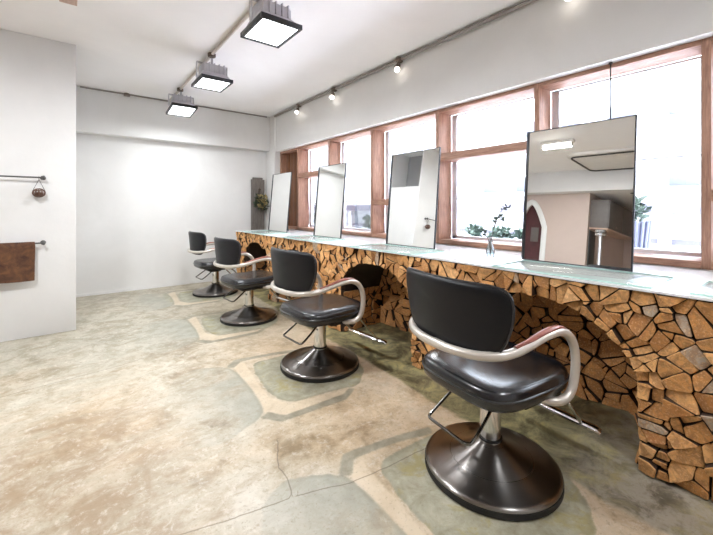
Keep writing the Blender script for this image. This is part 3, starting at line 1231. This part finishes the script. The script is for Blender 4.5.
# ------------------------------------------------------------------ salon chairs
def superellipse(a, b, n, N=56):
    out = []
    for k in range(N):
        t = 2 * PI * k / N
        c, s_ = math.cos(t), math.sin(t)
        out.append((a * math.copysign(abs(c) ** (2 / n), c), b * math.copysign(abs(s_) ** (2 / n), s_)))
    return out


def make_chair(label):
    t = thing('salon_chair', label, 'chair', (0, 0, 0), 0, 'salon chairs along the firewood counter')
    # base
    bs = MB()
    cone = [(0.05 + 0.237 * k / 24, 0.138 - 0.094 * (1 - (1 - k / 24) ** 1.75)) for k in range(25)][::-1]
    bs.lathe([(0.06, 0.026), (0.296, 0.026), (0.300, 0.029), (0.299, 0.036), (0.294, 0.041)] + cone, 80)
    base = bs.build('pedestal_base', M['steel'], t, 0.9)
    MB().lathe([(0.28, 0.0), (0.298, 0.0), (0.303, 0.004), (0.303, 0.026), (0.28, 0.026)], 80).build('rubber_ring', M['rubber'], base)
    cl = MB()
    cl.lathe([(0.052, 0.128), (0.052, 0.140), (0.047, 0.142), (0.047, 0.325), (0.050, 0.327), (0.050, 0.374), (0.03, 0.376)], 32)
    cl.build('hydraulic_column', M['chrome'], t)
    MB().lathe([(0.0535, 0.142), (0.0535, 0.150), (0.046, 0.151)], 32).build('column_seal', M['rubber'], t)
    # plate under the seat
    ud = MB()
    ud.box((-0.15, -0.13, 0.372), (0.16, 0.13, 0.394), 0.006)
    ud.box((-0.05, -0.22, 0.384), (0.20, 0.22, 0.418), 0.006)
    ud.box((-0.09, -0.055, 0.342), (0.06, 0.055, 0.375), 0.008)
    ud.build('seat_plate', M['black_metal'], t)
    # seat
    st = MB()
    out = superellipse(0.275, 0.262, 4.2, 64)
    prof = [(0.5, -0.046), (0.85, -0.046), (0.94, -0.044), (0.985, -0.030), (1.0, -0.008), (1.0, 0.010), (0.985, 0.028), (0.955, 0.040),
            (0.90, 0.047), (0.75, 0.052), (0.5, 0.053), (0.25, 0.052)]

    def seat_map(a, b_, h):
        d = 0.0
        if h > 0.03:
            d = -0.010 * max(0, 1 - (a / .25) ** 2) * max(0, 1 - (b_ / .24) ** 2)
        return (a + 0.012, b_, 0.458 + h + d + (0.012 if a > 0 else 0) * (a / 0.275) ** 2)
    st.pillow(out, prof, seat_map)
    seat = st.build('seat', M['seat_leather'], t, 1.2)
    pp = MB()
    pp.tube([seat_map(a * 1.0, b_ * 1.0, 0.004) for a, b_ in out], 0.005, 6, True)
    pp.build('piping', M['piping'], seat)
    # backrest: wider at the top, rounded, wrapped round the sitter
    rt = [(0.15, 0.128), (0.255, 0.124), (0.300, 0.100), (0.310, 0.045), (0.298, -0.03), (0.272, -0.095), (0.235, -0.148), (0.185, -0.170), (0.10, -0.174)]
    ol = [(0.0, 0.129)] + rt + [(0.0, -0.175)] + [(-a, b) for a, b in rt[::-1]]
    oy = catmull([(a, b, 0) for a, b in ol], 4, True)
    oy = [(p.x, p.y) for p in oy]
    bprof = [(0.3, -0.020), (0.7, -0.020), (0.88, -0.019), (0.965, -0.014), (1.0, -0.004), (1.0, 0.005), (0.98, 0.016), (0.94, 0.025), (0.85, 0.031),
             (0.6, 0.034), (0.3, 0.035)]

    def back_map(a, b_, h):
        x = -0.315 + 0.80 * a * a - 0.10 * (b_) + h
        return (x, a, 0.800 + b_)
    bkm = MB()
    bkm.pillow(oy, bprof, back_map)
    back = bkm.build('backrest', M['leather'], t, 1.2)
    pp = MB()
    pp.tube([back_map(a, b_, -0.003) for a, b_ in oy], 0.0055, 6, True)
    pp.build('piping', M['piping'], back)
    # one bent tube: under the seat, up, back along the arms and round behind the backrest
    half = [(-0.345, 0, 0.650), (-0.338, -0.09, 0.650), (-0.310, -0.18, 0.652), (-0.262, -0.248, 0.660), (-0.19, -0.276, 0.671), (-0.11, -0.283, 0.687),
            (-0.04, -0.284, 0.702), (0.03, -0.285, 0.710), (0.09, -0.285, 0.706), (0.145, -0.285, 0.680), (0.183, -0.284, 0.630), (0.198, -0.283, 0.568),
            (0.195, -0.282, 0.505), (0.175, -0.280, 0.444), (0.135, -0.276, 0.412), (0.09, -0.255, 0.402), (0.06, -0.20, 0.402)]
    full = [(x, -y, z) for x, y, z in half[::-1]] + half[1:]
    tb = MB()
    tb.tube(catmull(full, 5), 0.0185, 12, flat=1.0)
    tube = tb.build('arm_frame', M['cream_metal'], t, 1.2)
    MB().box((-0.345, -0.035, 0.640), (-0.29, 0.035, 0.660), 0.008).build('back_bracket', M['cream_metal'], t)
    for s_ in (-1, 1):
        ap = MB()
        pth = catmull([(-0.19, s_ * -0.276, 0.689), (-0.11, s_ * -0.283, 0.705), (-0.04, s_ * -0.284, 0.720), (0.03, s_ * -0.285, 0.728), (0.085, s_ * -0.285, 0.725), (0.13, s_ * -0.285, 0.706)], 5)
        n = len(pth)
        ap.tube(pth, [0.005 + 0.005 * math.sin(PI * min(1, max(0.08, k / (n - 1) * 1.0))) for k in range(n)], 10, flat=1.5)
        ap.build('armrest_pad', M['arm_pad'], t, 1.2)
    # loop lever behind the column
    fb = MB()
    fb.tube(catmull([(0.0, -0.03, 0.385), (-0.06, -0.055, 0.315), (-0.185, -0.070, 0.225), (-0.215, -0.062, 0.212), (-0.222, -0.03, 0.210), (-0.222, 0.06, 0.210), (-0.222, 0.15, 0.210),
                     (-0.215, 0.182, 0.212), (-0.185, 0.19, 0.225), (-0.06, 0.175, 0.315), (0.0, 0.15, 0.40)], 5), 0.0075, 8)
    fb.build('release_lever', M['dark_chrome'], t)
    # footrest
    for s_ in (-1, 1):
        fr = MB()
        fr.tube([(0.17, s_ * 0.17, 0.425), (0.27, s_ * 0.18, 0.36), (0.455, s_ * 0.17, 0.158)], 0.009, 8)
        fr.build('footrest_arm', M['chrome'], t)
    fr = MB()
    fr.tube(catmull([(0.490, -0.235, 0.140), (0.480, -0.215, 0.150), (0.462, -0.17, 0.156), (0.455, -0.06, 0.158), (0.455, 0.06, 0.158), (0.462, 0.17, 0.156),
                     (0.480, 0.215, 0.150), (0.490, 0.235, 0.140)], 4), 0.0165, 10, flat=1.5)
    fr.build('footrest', M['chrome'], t)
    return t


LAB = ['black leather salon chair with red armrest, in front of the largest mirror',
       'black leather salon chair before the wide arch, second along from the largest mirror',
       'black leather salon chair, third along from the largest mirror, small arch to its right',
       'black leather salon chair closest to the white back wall']
ROT = [math.radians(-8), math.radians(2), math.radians(4), math.radians(3)]
LIFT = [0.0, -0.025, -0.03, -0.03]
BACK = [0.0, -0.012, -0.028, -0.040]
proto = make_chair(LAB[0])
proto.location = (*CHAIRS[0], 0.0006)
proto.rotation_euler = (0, 0, ROT[0])
for k in (1, 2, 3):
    c = dup(proto, (*CHAIRS[k], 0.0006), ROT[k], LAB[k])
    for ch in kids(c):
        nm = ch.name.split('.')[0]
        if k == 3 and nm in ("footrest", "footrest_arm"):
            ch.location.x -= 0.085
        if nm == 'backrest':
            ch.location.z += BACK[k]
        elif nm == 'release_lever':
            ch.location.z += 0.02
        elif nm not in ('pedestal_base', 'hydraulic_column', 'column_seal'):
            ch.location.z += LIFT[k]


# ------------------------------------------------------------------ ceiling lamps and conduits
def pipe(path, r, name, label, mat, boxes=()):
    t = thing(name, label, 'conduit', path[0])
    o = Vector(path[0])
    b = MB()
    b.tube([Vector(p) - o for p in path], r, 10)
    b.build('pipe', mat, t)
    for p in boxes:
        q = Vector(p) - o
        b = MB()
        b.lathe([(0.036, -0.022), (0.040, -0.018), (0.040, 0.012), (0.03, 0.02)], 16, q)
        b.build('junction_box', M['box_grey'], t)
    return t


XC = 1.165
pipe([(XC, -2.0, CZ - 0.016), (XC, 6.12, CZ - 0.016)], 0.016, 'ceiling_conduit',
     'beige conduit along the ceiling carrying the three floodlights', M['conduit'],
     [(XC, 2.52, CZ - 0.018), (XC, 3.98, CZ - 0.018), (XC, 5.40, CZ - 0.018)])
XS = 2.792
pipe([(XS, -2.0, CZ - 0.035), (XS, 5.9, CZ - 0.035)], 0.018, 'ceiling_conduit',
     'brownish conduit along the top of the window wall carrying small spotlights', M['conduit_grey'],
     [(XS - 0.004, y, CZ - 0.036) for y in (5.04, 4.07, 2.83, 1.12)])
pipe([(0.09, 6.115, CZ - 0.014), (2.74, 6.115, CZ - 0.014)], 0.011, 'ceiling_conduit',
     'thin grey conduit along the top of the back wall', M['conduit_grey'], [(0.62, 6.115, CZ - 0.02)])


def floodlight(y, label, tilt=0.0):
    t = thing('floodlight', label, 'floodlight', (1.185, y, CZ - 0.033), 0, 'floodlights on the ceiling conduit')
    t.rotation_euler = (tilt, 0, 0)
    # drop bracket (stirrup)
    b = MB()
    b.tube([(0, 0, 0.0), (0, 0, -0.06)], 0.012, 10)
    b.box((-0.155, -0.02, -0.072), (0.155, 0.02, -0.064), 0.001)
    for s in (-1, 1):
        b.box((s * 0.155 - 0.004, -0.02, -0.225), (s * 0.155 + 0.004, 0.02, -0.064), 0.001)
    b.build('bracket', M['grey_metal'], t)
    # cast housing: ballast box with ribs, then a flaring hood
    h = MB()
    h.box((-0.11, -0.085, -0.185), (0.12, 0.11, -0.085), 0.01)
    for k in range(5):
        h.box((-0.105 + 0.05 * k, -0.10, -0.18), (-0.095 + 0.05 * k, 0.115, -0.078), 0.002)
    vs = [(-0.12, -0.10, -0.18), (0.12, -0.10, -0.18), (0.12, 0.12, -0.18), (-0.12, 0.12, -0.18),
          (-0.148, -0.185, -0.255), (0.148, -0.185, -0.255), (0.148, 0.185, -0.255), (-0.148, 0.185, -0.255)]
    h.faces(vs, [[0, 1, 2, 3], [0, 4, 5, 1], [1, 5, 6, 2], [2, 6, 7, 3], [3, 7, 4, 0]])
    h.build('housing', M['grey_metal'], t, 0.4)
    f = MB()
    for a, c in (((-0.16, -0.20, -0.285), (0.16, -0.178, -0.248)), ((-0.16, 0.178, -0.285), (0.16, 0.20, -0.248)),
                 ((-0.16, -0.178, -0.285), (-0.138, 0.178, -0.248)), ((0.138, -0.178, -0.285), (0.16, 0.178, -0.248))):
        f.box(a, c, 0.003)
    f.build('rim', M['lamp_rim'], t)
    g = MB()
    g.box((-0.138, -0.178, -0.276), (0.138, 0.178, -0.270))
    g.build('lamp_glass', M['lamp_glass'], t)
    b = MB()
    b.box((-0.138, 0.055, -0.2795), (0.138, 0.063, -0.2765))
    b.build('glass_bar', M['grey_metal'], t)
    ld = bpy.data.lights.new('flood_lamp', 'AREA')
    ld.shape = 'RECTANGLE'
    ld.size, ld.size_y = 0.26, 0.34
    ld.energy = FLOOD_W
    ld.color = (0.93, 0.965, 1.0)
    lo = bpy.data.objects.new('flood_lamp', ld)
    COL.objects.link(lo)
    lo.parent = t
    lo.location = (0, 0, -0.284)
    return t


floodlight(2.575, 'lit floodlight on the ceiling conduit, largest of three, cut by the top photo edge')
floodlight(4.04, 'lit floodlight in the middle of the three on the ceiling conduit')
floodlight(5.44, 'lit floodlight on the ceiling conduit closest to the back wall', -0.12)
floodlight(-0.40, 'added unseen floodlight on the ceiling conduit behind the camera')  # extra lamp out of view, added to brighten the room


def spot(y, label):
    t = thing('track_spotlight', label, 'spotlight', (XS - 0.012, y, CZ - 0.06), 0, 'small spotlights along the window wall conduit')
    b = MB()
    b.tube([(0, 0, 0.012), (0, -0.005, -0.012), (-0.01, -0.01, -0.025)], 0.008, 8)
    b.build('arm', M['box_grey'], t)
    R = Matrix.Rotation(0.35, 3, 'Y')
    b = MB()
    b.lathe([(0.014, 0.0), (0.022, -0.006), (0.027, -0.035), (0.030, -0.052), (0.024, -0.053)], 20)
    for v in b.bm.verts:
        v.co = R @ v.co + Vector((-0.01, -0.01, -0.022))
    b.build('shade', M['box_grey'], t)
    b = MB()
    b.lathe([(0.020, -0.050), (0.027, -0.060), (0.028, -0.078), (0.020, -0.094), (0.008, -0.100)], 20)
    for v in b.bm.verts:
        v.co = R @ v.co + Vector((-0.01, -0.01, -0.022))
    b.build('bulb', M['bulb'], t)
    ld = bpy.data.lights.new('spot_lamp', 'POINT')
    ld.energy = SPOT_W
    ld.shadow_soft_size = 0.03
    ld.color = (1, 0.9, 0.76)
    lo = bpy.data.objects.new('spot_lamp', ld)
    COL.objects.link(lo)
    lo.parent = t
    lo.location = (-0.06, -0.01, -0.15)


spot(5.04, 'small lit spotlight on the window wall conduit, furthest in towards the back wall')
spot(4.07, 'small lit spotlight on the window wall conduit above the second narrow window')
spot(2.83, 'small lit spotlight on the window wall conduit above the mirror showing a white wall')
spot(1.12, 'small lit spotlight at the top photo edge above the largest mirror')

bt = thing('wooden_batten', 'short pale wooden batten hanging under the ceiling above the white partition', 'batten', (-0.015, 2.945, 2.588))
MB().box((-0.05, -0.20, 0), (0.045, 0.18, 0.035), 0.003).build('plank', M['batten'], bt)
b = MB()
for y in (-0.12, 0.10):
    b.tube([(0, y, 0.03), (0, y, CZ - 2.60)], 0.004, 6)
b.build('hanger', M['iron'], bt)

# ------------------------------------------------------------------ partition rails, cloth, wire basket
YP = 4.605


def rail(z, label):
    t = thing('wall_rail', label, 'rail', (-0.215, YP, z), 0, 'iron rails on the white partition')
    b = MB()
    b.tube([(-1.1, -0.06, 0), (0.0, -0.06, 0)], 0.0075, 10)
    b.build('rod', M['iron'], t)
    for x, in ((0.0,), (-1.1,)):
        b = MB()
        b.lathe([(0.006, -0.055), (0.006, -0.004)], 10, (x, 0, 0), axis='y')
        b.lathe([(0.010, -0.004), (0.022, -0.004), (0.022, -0.0002)], 16, (x, 0, 0), axis='y')
        b.lathe([(0.004, -0.013), (0.017, -0.008), (0.022, 0.0), (0.017, 0.008), (0.004, 0.013)], 16, (x + 0.008, -0.06, 0), axis='x')
        b.build('finial', M['iron'], t)


rail(1.507, 'upper dark iron rail on the white partition above the wire basket')
rail(0.890, 'lower dark iron rail on the white partition holding a brown cloth')
tw = MB()
nx, W = 26, 0.46
loop = [(-0.085, 0.0)]
prof = [(0.012, -0.20), (0.011, -0.10), (0.0105, -0.03), (0.009, 0.004), (0.0, 0.0105), (-0.009, 0.004), (-0.0105, -0.03), (-0.011, -0.12), (-0.012, -0.22), (-0.013, -0.345)]
prof2 = [(a * 1.35 if True else a, (z + (0.004 if abs(a) < .008 else 0))) for a, z in prof]
rr = random.Random(11)
ph = [rr.uniform(0, 6) for _ in range(3)]
vs = []
for layer in (prof, prof2):
    for (a, z) in layer:
        for i in range(nx + 1):
            x = -W * i / nx
            wv = 0.004 * math.sin(x * 21 + ph[0]) * min(1, max(0, -z * 5)) * (1 if a < 0 else -0.3)
            vs.append((x + 0.003 * math.sin(z * 30 + ph[1]), -0.06 + a + wv - (0.0005 if layer is prof2 and a < 0 else 0), z + 0.003 * math.sin(x * 15) * (1 if abs(z) > .2 else 0)))
m = len(prof)
st_ = nx + 1
fs = []
for j in range(m - 1):
    for i in range(nx):
        fs.append([j * st_ + i, j * st_ + i + 1, (j + 1) * st_ + i + 1, (j + 1) * st_ + i])
        q = m * st_
        fs.append([q + (j + 1) * st_ + i, q + (j + 1) * st_ + i + 1, q + j * st_ + i + 1, q + j * st_ + i])
    for i in (0, nx):
        fs.append([j * st_ + i, (j + 1) * st_ + i, m * st_ + (j + 1) * st_ + i, m * st_ + j * st_ + i])
for j in (0, m - 1):
    for i in range(nx):
        fs.append([j * st_ + i, j * st_ + i + 1, m * st_ + j * st_ + i + 1, m * st_ + j * st_ + i])
tw.faces(vs, fs)
tag(tw.build('hanging_cloth', M['towel'], None, 1.0, (-0.27, YP, 0.8905)), 'mottled rust-brown cloth folded over the lower iron rail', 'cloth')

wbk = thing('wire_basket', 'small round brown wire basket hanging from the upper iron rail by a wire triangle', 'basket', (-0.242, YP - 0.06, 1.507))
b = MB()
b.tube(catmull([(0, 0, 0.013), (0.0, -0.010, 0.006), (0, -0.008, -0.012), (0, 0, -0.02)], 4), 0.002, 6)
for s in (-1, 1):
    b.tube([(0, 0, -0.02), (s * 0.045, 0, -0.128)], 0.002, 6)
b.build('hanger', M['iron'], wbk)
b = MB()
for k in range(6):
    a = PI * k / 6
    b.tube([(0.047 * math.cos(q) * math.cos(a), 0.047 * math.cos(q) * math.sin(a), -0.145 + 0.040 * math.sin(q)) for q in [2 * PI * i / 20 for i in range(20)]], 0.0035, 6, True)
for zz, rr_ in ((-0.02, 0.041), (0.0, 0.047), (0.02, 0.041)):
    b.tube([(rr_ * math.cos(q), rr_ * math.sin(q), -0.145 + zz) for q in [2 * PI * i / 20 for i in range(20)]], 0.0035, 6, True)
b.lathe([(0.01, -0.178), (0.028, -0.172), (0.034, -0.155), (0.024, -0.140), (0.008, -0.135)], 16)
b.build('wire_ball', M['wire'], wbk)

# ------------------------------------------------------------------ weathered plank with dried flowers
b = MB()
b.box((-0.125, -0.03, 0), (0.125, 0.0, 1.73), 0.006)
b.box((-0.10, -0.031, 1.72), (0.09, -0.002, 1.765), 0.01)
for x in (-0.045, 0.04):
    b.box((x - 0.003, -0.033, 0.02), (x + 0.003, -0.029, 1.70))
tag(b.build('weathered_plank', M['grey_plank'], None, 0.6, (2.64, 6.294, 0.001)), 'tall weathered grey plank standing in the corner beyond the counter', 'plank')
dr = thing('dried_bouquet', 'bunch of dried flowers and leaves hanging on the weathered plank', 'bouquet', (2.64, 6.212, 1.42))
rr = random.Random(8)
s = MB()
for k in range(12):
    a = rr.uniform(-0.5, 0.5)
    s.tube([(0, -0.012, 0.16), (0.35 * a * .3, -0.03, 0.02), (a * 0.22, -0.035 - rr.uniform(0, .03), -0.18)], 0.003, 5)
s.tube([(-0.02, -0.012, 0.13), (0.02, -0.02, 0.13)], 0.012, 6)
s.build('stems', M['twig'], dr)
b = MB()
leaf_cloud(b, (0.01, -0.06, -0.12), 0.13, 0.04, 0.15, 160, 0.06, rr)
b.build('leaves', M['leaf_dark'], dr)
b = MB()
for k in range(40):
    p = (rr.uniform(-.06, .09), -0.075 - rr.uniform(0, .03), rr.uniform(-.2, .02))
    leaf_cloud(b, p, 0.02, 0.015, 0.02, 4, 0.04, rr)
b.build('flowers', M['dry_flower'], dr)

# ------------------------------------------------------------------ what the mirrors show of the other side of the room
ac = thing('ceiling_air_conditioner', 'cream ceiling cassette air conditioner reflected in the largest mirror', 'air conditioner', (-1.90, 2.13, CZ))
b = MB()


def rrect(hx, hy, rad, n=6):
    o = []
    for (sx, sy, a0) in ((1, 1, 0), (-1, 1, PI / 2), (-1, -1, PI), (1, -1, 1.5 * PI)):
        for k in range(n + 1):
            a = a0 + PI / 2 * k / n
            o.append((sx * (hx - rad) + rad * math.cos(a), sy * (hy - rad) + rad * math.sin(a)))
    return o


o = rrect(0.53, 0.60, 0.14)
b.pillow(o, [(0.9, -0.002), (1.0, -0.002), (1.0, -0.03), (0.985, -0.045), (0.93, -0.05)], lambda x, y, z: (x, y, z))
b.build('panel', M['ac_white'], ac)
b = MB()
b.tube([(x, y, -0.046) for x, y in rrect(0.47, 0.54, 0.11)], 0.026, 8, True, flat=0.6)
b.build('air_slot', M['ac_dark'], ac)
b = MB()
b.pillow(rrect(0.36, 0.43, 0.04), [(0.9, -0.03), (1.0, -0.05), (1.0, -0.062), (0.97, -0.066)], lambda x, y, z: (x, y, z))
b.build('grille', M['ac_white'], ac)

tl_ = thing('batten_light', 'short white fluorescent batten on the ceiling, reflected in the largest mirror', 'ceiling light', (-0.70, 2.56, CZ))
MB().box((-0.05, -0.24, -0.05), (0.05, 0.24, -0.0005), 0.006).build('housing', M['ac_white'], tl_)
MB().tube([(0, -0.21, -0.075), (0, 0.21, -0.075)], 0.016, 12).build('tube', M['lamp_tube'], tl_)
b = MB()
for s in (-1, 1):
    b.box((-0.02, s * 0.215 - 0.008, -0.095), (0.02, s * 0.215 + 0.008, -0.045), 0.002)
b.build('socket', M['ac_white'], tl_)
ld = bpy.data.lights.new('tube_lamp', 'AREA')
ld.shape = 'RECTANGLE'
ld.size, ld.size_y = 0.08, 0.40
ld.energy = TUBE_W
ld.color = (0.93, 0.965, 1.0)
lo = bpy.data.objects.new('tube_lamp', ld)
COL.objects.link(lo)
lo.parent = tl_
lo.location = (0, 0, -0.10)

cb = thing('wall_cabinet', 'grey hanging cabinet with wooden underside, reflected in the largest mirror', 'cabinet', (-3.46, 2.758, 1.76))
MB().box((-0.75, -0.30, 0.03), (0.75, 0, 0.56), 0.004).build('body', M['panel_grey'], cb)
MB().box((-0.76, -0.31, 0.0), (0.76, 0, 0.03), 0.003).build('shelf_board', M['batten'], cb)
for x in (-0.375, 0.375):
    d_ = MB().box((x - 0.365, -0.318, 0.045), (x + 0.365, -0.30, 0.55), 0.003).build('door', M['panel_grey'], cb)
    MB().tube([(x - 0.05, -0.32, 0.09), (x + 0.05, -0.32, 0.09)], 0.006, 8).build('handle', M['chrome'], d_)
fl = thing('floor_lamp', 'chrome floor lamp with a banded head, reflected in the largest mirror', 'lamp', (-2.42, 2.46, 0.0))
MB().lathe([(0.14, 0.0), (0.145, 0.006), (0.14, 0.016), (0.03, 0.03), (0.02, 0.04)], 32).build('base', M['chrome'], fl)
MB().lathe([(0.028, 0.035), (0.028, 1.60)], 20).build('pole', M['chrome'], fl)
b = MB()
b.lathe([(0.03, 1.60), (0.085, 1.605), (0.09, 1.63), (0.085, 1.65), (0.06, 1.655), (0.09, 1.665), (0.09, 1.70), (0.07, 1.715), (0.03, 1.72)], 28)
b.build('head', M['chrome'], fl)
dl = thing('downlight', 'small dark round downlight in the bulkhead soffit, reflected in the largest mirror', 'downlight', (-2.75, 2.1, 2.44))
MB().lathe([(0.05, -0.0005), (0.055, -0.004), (0.05, -0.01), (0.03, -0.012)], 24).build('trim_ring', M['lamp_rim'], dl)
MB().lathe([(0.028, -0.0005), (0.028, -0.006), (0.01, -0.009)], 16).build('lens', M['ac_dark'], dl)
